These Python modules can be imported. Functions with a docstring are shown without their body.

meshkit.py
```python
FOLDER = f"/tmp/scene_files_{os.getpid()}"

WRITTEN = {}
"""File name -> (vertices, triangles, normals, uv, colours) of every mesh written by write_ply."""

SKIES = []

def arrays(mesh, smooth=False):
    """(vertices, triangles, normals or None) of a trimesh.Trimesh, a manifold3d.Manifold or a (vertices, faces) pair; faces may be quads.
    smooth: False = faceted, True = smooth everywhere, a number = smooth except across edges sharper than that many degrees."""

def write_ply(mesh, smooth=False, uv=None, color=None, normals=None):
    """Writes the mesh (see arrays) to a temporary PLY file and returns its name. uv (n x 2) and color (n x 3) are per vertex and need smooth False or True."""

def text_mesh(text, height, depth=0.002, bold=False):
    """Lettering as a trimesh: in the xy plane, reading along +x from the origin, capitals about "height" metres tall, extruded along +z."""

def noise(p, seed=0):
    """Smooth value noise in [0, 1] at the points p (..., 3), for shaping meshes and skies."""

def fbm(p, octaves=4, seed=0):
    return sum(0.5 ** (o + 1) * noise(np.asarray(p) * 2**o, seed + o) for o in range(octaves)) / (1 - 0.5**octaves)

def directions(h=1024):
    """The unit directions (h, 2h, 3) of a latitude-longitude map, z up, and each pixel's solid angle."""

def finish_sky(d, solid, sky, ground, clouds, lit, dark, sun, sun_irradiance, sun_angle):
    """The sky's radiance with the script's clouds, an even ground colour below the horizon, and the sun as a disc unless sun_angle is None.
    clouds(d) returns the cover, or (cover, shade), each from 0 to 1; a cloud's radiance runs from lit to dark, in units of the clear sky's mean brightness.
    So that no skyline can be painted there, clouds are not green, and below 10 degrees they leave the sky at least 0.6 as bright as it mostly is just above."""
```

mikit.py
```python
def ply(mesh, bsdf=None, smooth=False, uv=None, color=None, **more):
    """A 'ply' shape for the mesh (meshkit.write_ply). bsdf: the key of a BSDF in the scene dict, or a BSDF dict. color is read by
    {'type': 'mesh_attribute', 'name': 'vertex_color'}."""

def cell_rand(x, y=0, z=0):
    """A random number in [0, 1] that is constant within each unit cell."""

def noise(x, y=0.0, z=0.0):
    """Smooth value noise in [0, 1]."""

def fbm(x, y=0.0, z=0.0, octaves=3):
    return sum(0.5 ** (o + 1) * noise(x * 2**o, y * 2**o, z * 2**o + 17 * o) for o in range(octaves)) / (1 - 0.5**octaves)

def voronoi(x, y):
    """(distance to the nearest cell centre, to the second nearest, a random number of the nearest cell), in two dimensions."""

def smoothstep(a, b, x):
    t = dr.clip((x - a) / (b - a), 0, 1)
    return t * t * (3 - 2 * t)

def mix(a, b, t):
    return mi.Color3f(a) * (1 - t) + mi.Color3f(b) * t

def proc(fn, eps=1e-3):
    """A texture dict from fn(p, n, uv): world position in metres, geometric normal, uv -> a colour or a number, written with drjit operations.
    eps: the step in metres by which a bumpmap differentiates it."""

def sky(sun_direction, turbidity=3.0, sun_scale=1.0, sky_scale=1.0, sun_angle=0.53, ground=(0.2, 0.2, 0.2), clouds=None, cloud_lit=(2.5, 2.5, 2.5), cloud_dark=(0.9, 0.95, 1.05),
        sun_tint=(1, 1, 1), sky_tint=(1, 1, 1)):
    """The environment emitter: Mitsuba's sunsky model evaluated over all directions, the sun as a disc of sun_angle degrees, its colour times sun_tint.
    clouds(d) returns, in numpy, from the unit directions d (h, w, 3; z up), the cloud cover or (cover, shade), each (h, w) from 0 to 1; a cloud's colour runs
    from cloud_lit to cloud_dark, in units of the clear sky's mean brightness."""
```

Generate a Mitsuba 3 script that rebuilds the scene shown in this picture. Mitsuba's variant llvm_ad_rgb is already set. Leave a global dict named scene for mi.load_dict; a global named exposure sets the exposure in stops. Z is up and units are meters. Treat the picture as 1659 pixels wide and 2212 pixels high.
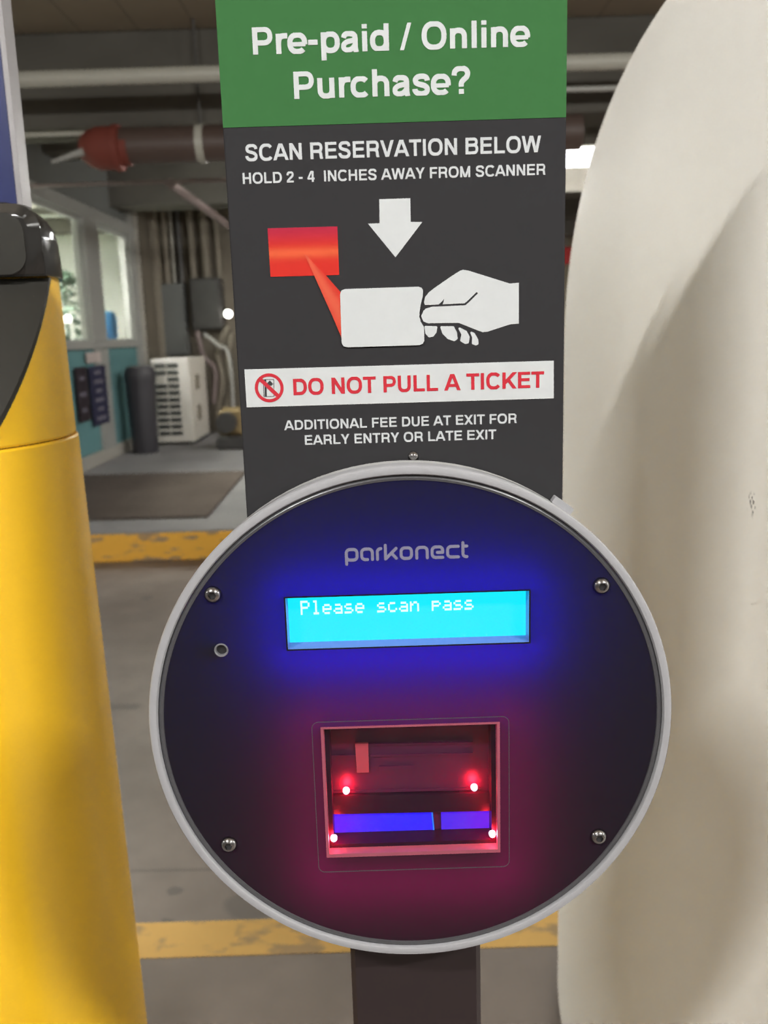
import math, random
import numpy as np, trimesh, manifold3d as m3
import drjit as dr
import mitsuba as mi
import mikit, meshkit
from shapely.geometry import Polygon, LineString, Point, MultiPolygon, box as sbox
from shapely.ops import unary_union
from shapely import affinity
from mikit import proc, noise, fbm, smoothstep, mix

random.seed(4); np.random.seed(4)
T = mi.ScalarTransform4f
scene, labels = {'type': 'scene'}, {}

# ------------------------------------------------------------------ camera
W, H, F = 1659, 2212, 1900.0
PITCH, ROLL = math.radians(11.41), math.radians(1.76)
EYE = np.array([0, 0, 1.25])
_f = np.array([0, math.cos(PITCH), -math.sin(PITCH)])
_u0 = np.array([0, math.sin(PITCH), math.cos(PITCH)])
_r0 = np.array([1.0, 0, 0])
_r = math.cos(ROLL) * _r0 - math.sin(ROLL) * _u0
_u = math.sin(ROLL) * _r0 + math.cos(ROLL) * _u0
scene['camera'] = {'type': 'thinlens', 'fov_axis': 'x', 'fov': 2 * math.degrees(math.atan(W / 2 / F)),
                   'aperture_radius': 0.0013, 'focus_distance': 0.50, 'near_clip': 0.02, 'far_clip': 100.0,
                   'to_world': T().look_at(origin=EYE.tolist(), target=(EYE + _f).tolist(), up=_u.tolist())}
exposure = 0.0

# ------------------------------------------------------------------ light levels
LAMP = 450.0
LAMP_RIGHT = 600.0
LAMP_SIDE_FILL = 75.0  # added side lamps, out of view
LAMP_REAR = 45.0     # near fluorescent fixtures (behind the camera)
LAMP_FAR = 125.0
SCREEN = (0.006, 0.86, 1.4)
SCREEN_TEXT = (0.80, 1.2, 1.35)
BLUE_HALO = (1.2, 0.3, 95.0)  # added blue emitter behind the face, makes the halo
RED_HALO = (30.0, 0.1, 7.5)  # added red emitter behind the face, makes the halo
LED = (420.0, 9.0, 16.0)


def at(px, py, axis, v):
    """The point of the plane <axis> = v (metres) that was measured at this place of the photograph."""
    d = _f + _r * (px - W / 2) / F - _u * (py - H / 2) / F
    return EYE + d * (v - EYE[axis]) / d[axis]


# ------------------------------------------------------------------ helpers
def numbered(key):
    if key not in scene and key not in labels:
        return key
    k = 1
    while f'{key}_{k:03d}' in scene or f'{key}_{k:03d}' in labels:
        k += 1
    return f'{key}_{k:03d}'


def tag(key, label=None, cat=None, group=None, kind=None):
    labels[key] = {k: v for k, v in dict(label=label, category=cat, group=group, kind=kind).items() if v}
    return key


def obj(name, mesh, bsdf, parent=None, smooth=False, emit=None, label=None, weight=0.5, **kw):
    key = numbered(f'{parent}__{name}' if parent else name)
    d = mikit.ply(mesh, bsdf, smooth=smooth, **kw)
    if emit is not None:
        d['emitter'] = {'type': 'area', 'radiance': {'type': 'rgb', 'value': list(map(float, emit))}, 'sampling_weight': float(weight)}
    scene[key] = d
    if label:
        labels[key] = {'label': label}
    return key


def thing(name, label, cat, group=None):
    key = numbered(name)
    return tag(key, label, cat, group)


def bx(x0, x1, y0, y1, z0, z1, ch=0.0):
    """A box, with chamfered edges if ch > 0."""
    x0, x1, y0, y1, z0, z1 = min(x0, x1), max(x0, x1), min(y0, y1), max(y0, y1), min(z0, z1), max(z0, z1)
    if ch <= 0:
        m = trimesh.creation.box((x1 - x0, y1 - y0, z1 - z0))
        m.apply_translation(((x0 + x1) / 2, (y0 + y1) / 2, (z0 + z1) / 2))
        return m
    p = []
    for sx in (0, 1):
        for sy in (0, 1):
            for sz in (0, 1):
                c = np.array([(x0, x1)[sx], (y0, y1)[sy], (z0, z1)[sz]])
                s = np.array([1 - 2 * sx, 1 - 2 * sy, 1 - 2 * sz]) * ch
                p += [c + s * [0, 1, 1], c + s * [1, 0, 1], c + s * [1, 1, 0]]
    return trimesh.convex.convex_hull(np.array(p))


def tube(p0, p1, r, n=16, r1=None):
    p0, p1 = np.asarray(p0, float), np.asarray(p1, float)
    d = p1 - p0
    L = np.linalg.norm(d)
    m = trimesh.creation.cylinder(radius=r, height=L, sections=n) if r1 is None else lathe([(0, 0), (r, 0), (r1, L), (0, L)], n)
    if r1 is not None:
        m.apply_translation((0, 0, -L / 2))
    m.apply_transform(trimesh.geometry.align_vectors((0, 0, 1), d / L))
    m.apply_translation((p0 + p1) / 2)
    return m


def path_tube(pts, r, n=10, sub=6):
    """A bent pipe through the points (Catmull-Rom)."""
    P = np.asarray(pts, float)
    P = np.vstack([2 * P[0] - P[1], P, 2 * P[-1] - P[-2]])
    out = []
    for i in range(1, len(P) - 2):
        for s in np.linspace(0, 1, sub, endpoint=False):
            a, b, c, d = P[i - 1:i + 3]
            out.append(0.5 * ((2 * b) + (c - a) * s + (2 * a - 5 * b + 4 * c - d) * s * s + (3 * b - a - 3 * c + d) * s ** 3))
    out.append(P[-2])
    p = np.array(out)
    t = np.gradient(p, axis=0)
    t /= np.linalg.norm(t, axis=1, keepdims=True)
    ref = np.array([0.31, 0.9, 0.3])
    a = np.cross(t, ref); a /= np.linalg.norm(a, axis=1, keepdims=True)
    b = np.cross(t, a)
    ang = np.arange(n) * 2 * np.pi / n
    v = p[:, None] + r * (np.cos(ang)[None, :, None] * a[:, None] + np.sin(ang)[None, :, None] * b[:, None])
    i, j = np.meshgrid(np.arange(len(p) - 1), np.arange(n), indexing='ij')
    q = np.stack([i * n + j, i * n + (j + 1) % n, (i + 1) * n + (j + 1) % n, (i + 1) * n + j], -1).reshape(-1, 4)
    m = trimesh.Trimesh(v.reshape(-1, 3), np.vstack([q[:, [0, 1, 2]], q[:, [0, 2, 3]]]), process=False)
    m.fix_normals()
    return m


def lathe(profile, n=64):
    m = trimesh.creation.revolve(np.array(profile, float), sections=n)
    m.merge_vertices()
    m.fix_normals()
    return m


def lathe_y(profile, cx, y0, cz, n=96):
    """Revolved about an axis along y; profile of (radius, distance towards the camera)."""
    m = lathe(profile, n)
    m.apply_transform(np.array([[1, 0, 0, cx], [0, 0, -1, y0], [0, 1, 0, cz], [0, 0, 0, 1.0]]))
    return m


def plate(shape, y, t=0.0004):
    """A flat shape given in (x, z), extruded from the plane y towards the camera by t."""
    gs = [g for g in getattr(shape, 'geoms', [shape]) if g.geom_type == 'Polygon' and g.area > 1e-10]
    m = trimesh.util.concatenate([trimesh.creation.extrude_polygon(g, t, engine='earcut') for g in gs])
    m.apply_transform(np.array([[1, 0, 0, 0], [0, 0, -1, y], [0, 1, 0, 0], [0, 0, 0, 1.0]]))
    return m


def sheet(shape, y):
    """A single flat sheet (no thickness of its own), facing the camera side (-y)."""
    v, f = trimesh.creation.triangulate_polygon(shape, engine='earcut')
    v3 = np.column_stack([v[:, 0], np.full(len(v), y), v[:, 1]])
    m = trimesh.Trimesh(v3, f, process=False)
    if m.face_normals[:, 1].mean() > 0:
        m.invert()
    return m


def poly(pts, y):
    """Outline measured on the photograph -> polygon in (x, z) of the plane at y."""
    return Polygon([at(px, py, 1, y)[[0, 2]] for px, py in pts])


def line(pts, y, w):
    return LineString([at(px, py, 1, y)[[0, 2]] for px, py in pts]).buffer(w, join_style=1)


# Lettering: a plain bold sans serif drawn from even strokes, 1000 units to the em.
CAPH = 718.0
_h = 66.0


def _ell(cx, cy, rx, ry, a0, a1, e=2.35, n=36):
    t = np.radians(np.linspace(a0, a1, n))
    c, s_ = np.cos(t), np.sin(t)
    return list(zip(cx + rx * np.sign(c) * np.abs(c) ** (2 / e), cy + ry * np.sign(s_) * np.abs(s_) ** (2 / e)))


def _spl(pts, n=8):
    P = np.array([pts[0]] + list(pts) + [pts[-1]], float)
    out = []
    for k in range(1, len(P) - 2):
        a, b, c, d = P[k - 1:k + 3]
        for t in np.linspace(0, 1, n, endpoint=False):
            out.append(tuple(0.5 * (2 * b + (c - a) * t + (2 * a - 5 * b + 4 * c - d) * t * t + (3 * b - a - 3 * c + d) * t ** 3)))
    return out + [tuple(pts[-1])]


def _bowl(x0, xr, yb, yt):
    ry = (yt - yb) / 2
    rx = min(ry * 1.05, xr - x0)
    return [(x0, yt)] + _ell(xr - rx, (yt + yb) / 2, rx, ry, 90, -90) + [(x0, yb)]


_S = [(555, 512), (535, 605), (450, 660), (335, 670), (205, 645), (128, 560), (150, 450), (240, 400), (345, 370), (470, 325), (548, 240), (530, 120), (430, 58), (325, 48), (190, 78), (112, 165), (100, 228)]
_s = [(x * 0.78 + 20, y * 0.742 - 1) for x, y in _S]
# character: (advance, [strokes], clip top, clip bottom); a stroke is a list of points or (points, half width)
GLYPHS = {
    'A': (722, [[(40, -60), (361, 760)], [(682, -60), (361, 760)], ([(170, 215), (552, 215)], 58)]),
    'B': (722, [[(139, 0), (139, 718)], ([(139, 657)] + _bowl(139, 590, 400, 657) + [(139, 400)], 60), ([(139, 390)] + _bowl(139, 618, 60, 392), 60)]),
    'C': (722, [_ell(388, 359, 278, 311, 38, 322)]),
    'D': (722, [[(139, 0), (139, 718)], [(139, 656)] + [(300, 656)] + _ell(330, 359, 288, 297, 90, -90) + [(300, 62), (139, 62)]]),
    'E': (667, [[(139, 0), (139, 718)], ([(139, 60), (625, 60)], 60), ([(139, 372), (590, 372)], 58), ([(139, 658), (618, 658)], 60)]),
    'F': (611, [[(139, 0), (139, 718)], ([(139, 345), (545, 345)], 58), ([(139, 658), (587, 658)], 60)]),
    'H': (722, [[(139, 0), (139, 718)], [(583, 0), (583, 718)], ([(139, 372), (583, 372)], 60)]),
    'I': (278, [[(139, 0), (139, 718)]]),
    'K': (722, [[(139, 0), (139, 718)], [(120, 200), (680, 760)], [(310, 420), (690, -90)]]),
    'L': (611, [[(139, 0), (139, 718)], ([(139, 60), (583, 60)], 60)]),
    'M': (833, [[(135, 0), (135, 718)], [(698, 0), (698, 718)], [(120, 760), (416, -40)], [(713, 760), (416, -40)]]),
    'N': (722, [[(136, 0), (136, 718)], [(586, 0), (586, 718)], [(100, 775), (622, -57)]]),
    'O': (778, [_ell(389, 359, 282, 311, 0, 360)]),
    'P': (667, [[(139, 0), (139, 718)], ([(139, 657)] + _bowl(139, 568, 305, 657), 62)]),
    'R': (722, [[(139, 0), (139, 718)], ([(139, 657)] + _bowl(139, 595, 330, 657), 62), _spl([(420, 330), (530, 300), (572, 210), (580, 100), (600, 40), (612, -20)])]),
    'S': (667, [_spl(_S)]),
    'T': (611, [[(305, 0), (305, 718)], ([(14, 656), (598, 656)], 62)]),
    'U': (722, [[(137, 718), (137, 300)] + _ell(361, 270, 224, 222, 180, 360) + [(585, 300), (585, 718)]]),
    'V': (667, [[(68, 760), (333, -30)], [(599, 760), (333, -30)]]),
    'W': (944, [([(66, 760), (248, -30)], 64), ([(472, 760), (248, -30)], 64), ([(472, 760), (696, -30)], 64), ([(878, 760), (696, -30)], 64)]),
    'X': (667, [[(50, -60), (617, 778)], [(50, 778), (617, -60)]]),
    'Y': (667, [[(60, 780), (333, 290)], [(607, 780), (333, 290)], [(333, 0), (333, 310)]]),
    '2': (556, [_spl([(92, 470), (105, 570), (170, 640), (275, 664), (390, 640), (450, 550), (430, 440), (330, 330), (200, 225), (120, 130), (92, 20)]), ([(26, 60), (510, 60)], 60)]),
    '4': (556, [([(350, 760), (60, 205)], 55), ([(30, 215), (530, 215)], 55), [(392, 0), (392, 710)]]),
    '-': (333, [([(30, 280), (303, 280)], 62)]),
    '/': (278, [([(8, -60), (270, 780)], 48)]),
    '?': (611, [_spl([(105, 488), (120, 590), (195, 655), (305, 672), (425, 645), (485, 550), (455, 445), (360, 365), (305, 290), (303, 190)]), [(303, 0), (303, 132)]]),
    'a': (556, [_spl([(96, 368), (125, 440), (200, 478), (290, 480), (390, 450), (424, 370), (424, 180), (428, 80), (452, -20)]), ([(424, 318)] + _spl([(424, 318), (320, 290), (190, 262), (98, 190), (105, 90), (200, 48), (320, 75), (424, 180)]), 62)]),
    'c': (556, [_ell(286, 266, 212, 220, 42, 318)]),
    'd': (611, [[(478, 0), (478, 718)], _ell(280, 266, 196, 218, 0, 360)]),
    'e': (556, [[(100, 246), (500, 246)] and ([(100, 240), (510, 240)], 50), _ell(280, 266, 212, 220, -6, 318)]),
    'h': (611, [[(135, 0), (135, 718)], [(135, 300)] + _ell(303, 300, 170, 176, 180, 0) + [(473, 0)]]),
    'i': (278, [[(139, 0), (139, 532)], [(139, 602), (139, 718)]]),
    'l': (278, [[(139, 0), (139, 718)]]),
    'n': (611, [[(135, 0), (135, 532)], [(135, 300)] + _ell(303, 300, 170, 176, 180, 0) + [(473, 0)]]),
    'p': (611, [[(135, -207), (135, 532)], _ell(332, 266, 196, 218, 0, 360)]),
    'r': (389, [[(135, 0), (135, 532)], _spl([(135, 280), (165, 400), (250, 468), (395, 470)])]),
    's': (556, [_spl(_s)]),
    'u': (611, [[(476, 0), (476, 532)], [(138, 532), (138, 240)] + _ell(308, 232, 170, 180, 180, 360) + [(476, 250)]]),
}
_LOW = {'p': (-207, 548)}


def glyph(ch, fat):
    adv, strokes = GLYPHS[ch]
    lo, hi = (-14, 732) if ch in 'COSQU?s' else (0, 718)
    if ch in 'aceu':
        lo, hi = -14, 546
    lo, hi = _LOW.get(ch, (lo, hi))
    out = []
    for st in strokes:
        pts, half = st if isinstance(st, tuple) else (st, _h)
        out.append(LineString(pts).buffer(half + fat, cap_style=2, join_style=1 if len(pts) > 6 else 2))
    return adv, unary_union(out).intersection(sbox(-100, lo, 1200, hi))


def lettering(text, left, right, cap_y, y, t=0.0004, fat=7.0):
    """Lettering on the plane y; left, right = measured ends of the baseline, cap_y = the capital's top at the left end."""
    a, b = at(*left, 1, y), at(*right, 1, y)
    cap = at(left[0], cap_y, 1, y)[2] - a[2]
    x, parts = 0.0, []
    for ch in text:
        if ch == ' ':
            x += 278
            continue
        adv, g_ = glyph(ch, fat)
        parts.append(affinity.translate(g_, x, 0))
        x += adv
    shp = unary_union(parts).simplify(1.5)
    x0, _, x1, _ = shp.bounds
    sx, sz = (b[0] - a[0]) / (x1 - x0), cap / CAPH
    shp = affinity.affine_transform(shp, [sx, 0, 0, sz, a[0] - x0 * sx, (a[2] + b[2]) / 2])
    return plate(shp, y, t)


# ------------------------------------------------------------------ materials
def rgb(*c):
    return {'type': 'rgb', 'value': list(map(float, c))}


def diffuse(key, c):
    scene[key] = {'type': 'twosided', 'bsdf': {'type': 'diffuse', 'reflectance': c if isinstance(c, dict) else rgb(*c)}}


def gloss(key, c, rough=0.4, spec=0.5, metallic=0.0, clear=0.0):
    scene[key] = {'type': 'twosided', 'bsdf': {'type': 'principled', 'base_color': c if isinstance(c, dict) else rgb(*c), 'roughness': rough,
                                              'specular': spec, 'metallic': metallic, 'clearcoat': clear, 'clearcoat_gloss': 0.9}}


OIL = [(*at(378, 1924, 2, 0)[:2], 0.016), (*at(361, 1990, 2, 0)[:2], 0.012)]


def floor_col(p, n, uv):
    a = fbm(p.x * 1.3, p.y * 1.3, 0.0, octaves=4)
    b = fbm(p.x * 9.0 + 5, p.y * 9.0, 3.0, octaves=3)
    c = mix((0.155, 0.122, 0.104), (0.22, 0.183, 0.16), smoothstep(0.25, 0.75, a))
    c = c * (0.86 + 0.28 * b)
    spots = smoothstep(0.88, 0.93, noise(p.x * 7.0 + 3.3, p.y * 4.5, 1.0)) * 0.6
    for sx, sy, sr in OIL:
        d_ = dr.sqrt(dr.square((p.x - sx) * 0.8) + dr.square(p.y - sy)) / sr + 0.5 * (noise(p.x * 60.0, p.y * 60.0) - 0.5)
        spots = dr.maximum(spots, smoothstep(1.2, 0.6, d_) * 0.75)
    c = mix(c, (0.07, 0.065, 0.065), spots * 0.7)
    joint = dr.exp(-dr.square((p.y - 1.90 + 0.02 * p.x) / 0.006))
    return mi.Color3f(c * (1 - 0.3 * joint))


def slab_col(p, n, uv):
    a = fbm(p.x * 2.1, p.y * 2.1, 0.0, octaves=4)
    return mix((0.20, 0.195, 0.20), (0.31, 0.30, 0.30), a)


def yellow_line_col(p, n, uv):
    wear = fbm(p.x * 16.0, p.y * 26.0, 2.0, octaves=4)
    return mix((0.78, 0.50, 0.18), (0.48, 0.34, 0.19), smoothstep(0.5, 0.72, wear))


def curb_col(p, n, uv):
    wear = fbm(p.x * 9.0, p.z * 30.0, 2.0, octaves=4)
    return mix((0.92, 0.50, 0.085), (0.42, 0.29, 0.17), smoothstep(0.52, 0.68, wear))


def ceil_col(p, n, uv):
    a = fbm(p.x * 1.6, p.y * 1.6, p.z, octaves=4)
    boards = smoothstep(0.46, 0.5, dr.abs((p.x * 3.0 - dr.floor(p.x * 3.0)) - 0.5))
    return mix((0.27, 0.225, 0.172), (0.38, 0.325, 0.252), a) * (1 - 0.25 * boards)


def beam_col(p, n, uv):
    a = fbm(p.x * 2.0, p.y * 2.0, p.z * 3.0, octaves=3)
    return mix((0.075, 0.071, 0.062), (0.125, 0.118, 0.104), a)


def mat_col(p, n, uv):
    a = noise(p.x * 180.0, p.y * 180.0, 0.0)
    b = fbm(p.x * 3.0, p.y * 3.0, 1.0)
    return mi.Color3f(0.085, 0.07, 0.062) * (0.6 + 0.45 * a + 0.4 * b)


def shell_col(p, n, uv):
    scuff = smoothstep(0.55, 0.75, noise(p.y * 420.0, p.z * 260.0, 2.0)) * smoothstep(0.013, 0.006, dr.sqrt(dr.square((p.y - 0.70) * 1.6) + dr.square(p.z - 1.105)))
    return mix((0.87, 0.865, 0.825), (0.12, 0.12, 0.12), scuff * 0.8)


def peel(p, n, uv):
    return noise(p.x * 230.0, p.y * 230.0, p.z * 150.0) * 0.6 + noise(p.x * 500.0, p.y * 500.0, p.z * 350.0) * 0.4


def red_block_col(p, n, uv):
    zt, zb = ZRED
    t = (p.z - zb) / (zt - zb)
    glow = dr.exp(-dr.square((t - 0.48) / 0.11))
    c = mix((0.44, 0.028, 0.022), (0.32, 0.022, 0.045), smoothstep(0.55, 1.0, t))
    return mix(c, (0.52, 0.085, 0.038), glow)


def beam_print_col(p, n, uv):
    """The printed scan beam: an orange ray in the middle of a red cone."""
    (x0, z0), (x1, z1) = BEAM_AXIS
    l = math.hypot(x1 - x0, z1 - z0)
    s = ((p.x - x0) * (x1 - x0) + (p.z - z0) * (z1 - z0)) / (l * l)
    d = dr.abs((p.x - x0) * (z1 - z0) - (p.z - z0) * (x1 - x0)) / l
    g = dr.exp(-dr.square(d / (0.0012 + 0.0035 * dr.maximum(s, 0))))
    return mix((0.43, 0.028, 0.022), (0.50, 0.085, 0.050), g)


def wall_grime(p, n, uv):
    a = fbm(p.x * 3.0, p.y * 3.0, p.z * 1.2, octaves=4)
    return mix((0.10, 0.088, 0.07), (0.20, 0.175, 0.14), a)


scene['concrete_floor'] = {'type': 'twosided', 'bsdf': {'type': 'principled', 'base_color': proc(floor_col), 'roughness': 0.6, 'specular': 0.35}}
diffuse('slab_concrete', proc(slab_col))
diffuse('line_paint', proc(yellow_line_col))
diffuse('curb_paint', proc(curb_col))
diffuse('ceiling_concrete', proc(ceil_col))
diffuse('beam_concrete', proc(beam_col))
diffuse('mat_fibre', proc(mat_col))
diffuse('grimy_wall', proc(wall_grime))
diffuse('beige_wall', (0.42, 0.38, 0.29))
diffuse('garage_wall', (0.44, 0.45, 0.46))
diffuse('teal_panel', (0.12, 0.24, 0.25))
gloss('grey_frame', (0.30, 0.30, 0.285), 0.5)
diffuse('pale_trim', (0.42, 0.40, 0.36))
diffuse('office_white', (0.74, 0.77, 0.70))
diffuse('sign_black', (0.0275, 0.027, 0.029))
diffuse('sign_green', (0.036, 0.113, 0.040))
diffuse('sign_white', (0.435, 0.45, 0.46))
diffuse('sign_text_white', (0.41, 0.425, 0.44))
diffuse('sign_red', (0.40, 0.030, 0.042))
gloss('ink_black', (0.02, 0.02, 0.022), 0.5, 0.3)
gloss('rim_grey', (0.27, 0.27, 0.285), 0.38, 0.4)
gloss('rim_seal', (0.05, 0.05, 0.055), 0.3, 0.5)
diffuse('inside_bounce_grey', (0.35, 0.35, 0.35))  # interior lightened so the halo light bounces inside the housing
gloss('logo_grey', (0.155, 0.15, 0.205), 0.5, 0.3)
gloss('screw_steel', (0.30, 0.29, 0.29), 0.22, 0.5, 1.0)
gloss('hole_dark', (0.015, 0.015, 0.017), 0.4)
gloss('hole_edge', (0.12, 0.12, 0.13), 0.35)
gloss('post_black', (0.022, 0.015, 0.016), 0.45, 0.25)
gloss('edge_lit_red', (0.26, 0.065, 0.095), 0.35, 0.3)  # clear plastic, with the red diode light put into its colour
gloss('ledge_lit_blue', (0.10, 0.125, 0.36), 0.3, 0.4)  # clear ledge, with the blue display light put into its colour
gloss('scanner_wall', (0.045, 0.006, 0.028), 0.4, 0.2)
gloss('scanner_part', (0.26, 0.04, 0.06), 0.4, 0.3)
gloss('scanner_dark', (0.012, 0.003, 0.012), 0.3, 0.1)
scene['smoked_acrylic'] = {'type': 'principledthin', 'base_color': rgb(0.021, 0.020, 0.024), 'roughness': 0.1, 'diff_trans': 1.0, 'eta': 1.45}
scene['coated_pane'] = {'type': 'thindielectric', 'int_ior': 1.22}
scene['clear_pane'] = {'type': 'thindielectric', 'int_ior': 1.5}
scene['black_emitter'] = {'type': 'diffuse', 'reflectance': rgb(0.02, 0.02, 0.02)}
scene['lamp_white'] = {'type': 'diffuse', 'reflectance': rgb(0.7, 0.7, 0.7)}
gloss('yellow_plastic', (0.88, 0.52, 0.018), 0.28, 0.5, 0, 0.3)
gloss('black_gloss', (0.018, 0.017, 0.016), 0.12, 0.5)
gloss('black_satin', (0.026, 0.025, 0.022), 0.42, 0.15)
gloss('seam_dark', (0.12, 0.06, 0.005), 0.6)
gloss('blue_print', (0.012, 0.017, 0.075), 0.4, 0.25)
gloss('sign_edge', (0.25, 0.24, 0.25), 0.4, 0.3)
scene['shell_white'] = {'type': 'twosided', 'bsdf': {'type': 'bumpmap', 'arbitrary': proc(peel, eps=4e-4), 'scale': 0.00010,
                        'bsdf': {'type': 'principled', 'base_color': proc(shell_col), 'roughness': 0.55, 'specular': 0.3}}}
gloss('pipe_pale', (0.42, 0.41, 0.36), 0.35, 0.5)
gloss('pipe_brown', (0.075, 0.05, 0.042), 0.5)
gloss('pipe_dark', (0.05, 0.048, 0.045), 0.5)
gloss('pipe_mauve', (0.20, 0.155, 0.15), 0.5)
gloss('valve_red', (0.165, 0.038, 0.027), 0.65, 0.3)
gloss('steel_grey', (0.40, 0.40, 0.38), 0.35, 0.5, 0.3)
gloss('unit_white', (0.74, 0.70, 0.63), 0.45)
gloss('unit_dark', (0.02, 0.021, 0.02), 0.6)
gloss('panel_grey', (0.115, 0.12, 0.115), 0.55)
gloss('panel_black', (0.028, 0.026, 0.025), 0.5)
gloss('column_tan', (0.20, 0.175, 0.135), 0.6)
gloss('bin_dark', (0.028, 0.026, 0.032), 0.5)
gloss('bottle_blue', (0.06, 0.22, 0.55), 0.2)
gloss('leaf_dark', (0.04, 0.075, 0.05), 0.6)
diffuse('paper_white', (0.55, 0.48, 0.46))
diffuse('poster_dark', (0.032, 0.026, 0.030))
diffuse('poster_navy', (0.030, 0.030, 0.055))
diffuse('poster_print', (0.13, 0.12, 0.15))
gloss('rust_yellow', (0.16, 0.11, 0.045), 0.6)
gloss('exit_red', (0.45, 0.03, 0.03), 0.5)

# ------------------------------------------------------------------ the setting
KERB = 0.167
obj('floor', bx(-5.8, 5.6, -7.2, 17, -0.2, 0), 'concrete_floor'); tag('floor', kind='structure')
obj('floor_island', bx(-5.8, -0.2, 4.985, 17, 0, KERB, 0.015), 'slab_concrete'); tag('floor_island', kind='structure')
obj('curb_face', bx(-5.8, -0.22, 4.955, 4.984, 0, KERB - 0.004, 0.008), 'curb_paint', 'floor_island', label='worn yellow painted kerb face')
p0, p1, p2, p3 = (at(310, 2000, 2, 0), at(540, 1985, 2, 0), at(310, 2075, 2, 0), at(790, 2050, 2, 0))
yl = bx(-3, 3, 1.604, 1.716, 0, 0.0015)
obj('painted_line', yl, 'line_paint', 'floor', label='worn yellow painted line')
obj('ceiling', bx(-5.8, 5.6, -7.2, 17, 3.02, 3.2), 'ceiling_concrete'); tag('ceiling', kind='structure')
for y0, y1, zb in ((5.55, 5.95, 2.50), (7.3, 7.65, 2.72), (9.0, 9.4, 2.55), (11.2, 11.6, 2.6), (13.4, 13.8, 2.6), (-2.6, -2.2, 2.7), (-6, -5.6, 2.7)):
    obj('beam', bx(-5.7, 5.5, y0, y1, zb, 3.02, 0.012), 'beam_concrete', 'ceiling')
obj('wall_right', bx(5.5, 5.6, -7.2, 17, 0, 3.02), 'garage_wall'); tag('wall_right', kind='structure')
obj('wall_left', bx(-5.8, -5.7, -7.2, 17, 0, 3.02), 'garage_wall'); tag('wall_left', kind='structure')
obj('wall_front', bx(-5.7, 5.5, -7.2, -7.0, 0, 3.02), 'garage_wall'); tag('wall_front', kind='structure')
obj('wall_back', bx(-0.2, 5.5, 15.5, 15.7, 0, 3.02), 'beige_wall'); tag('wall_back', kind='structure')
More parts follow.
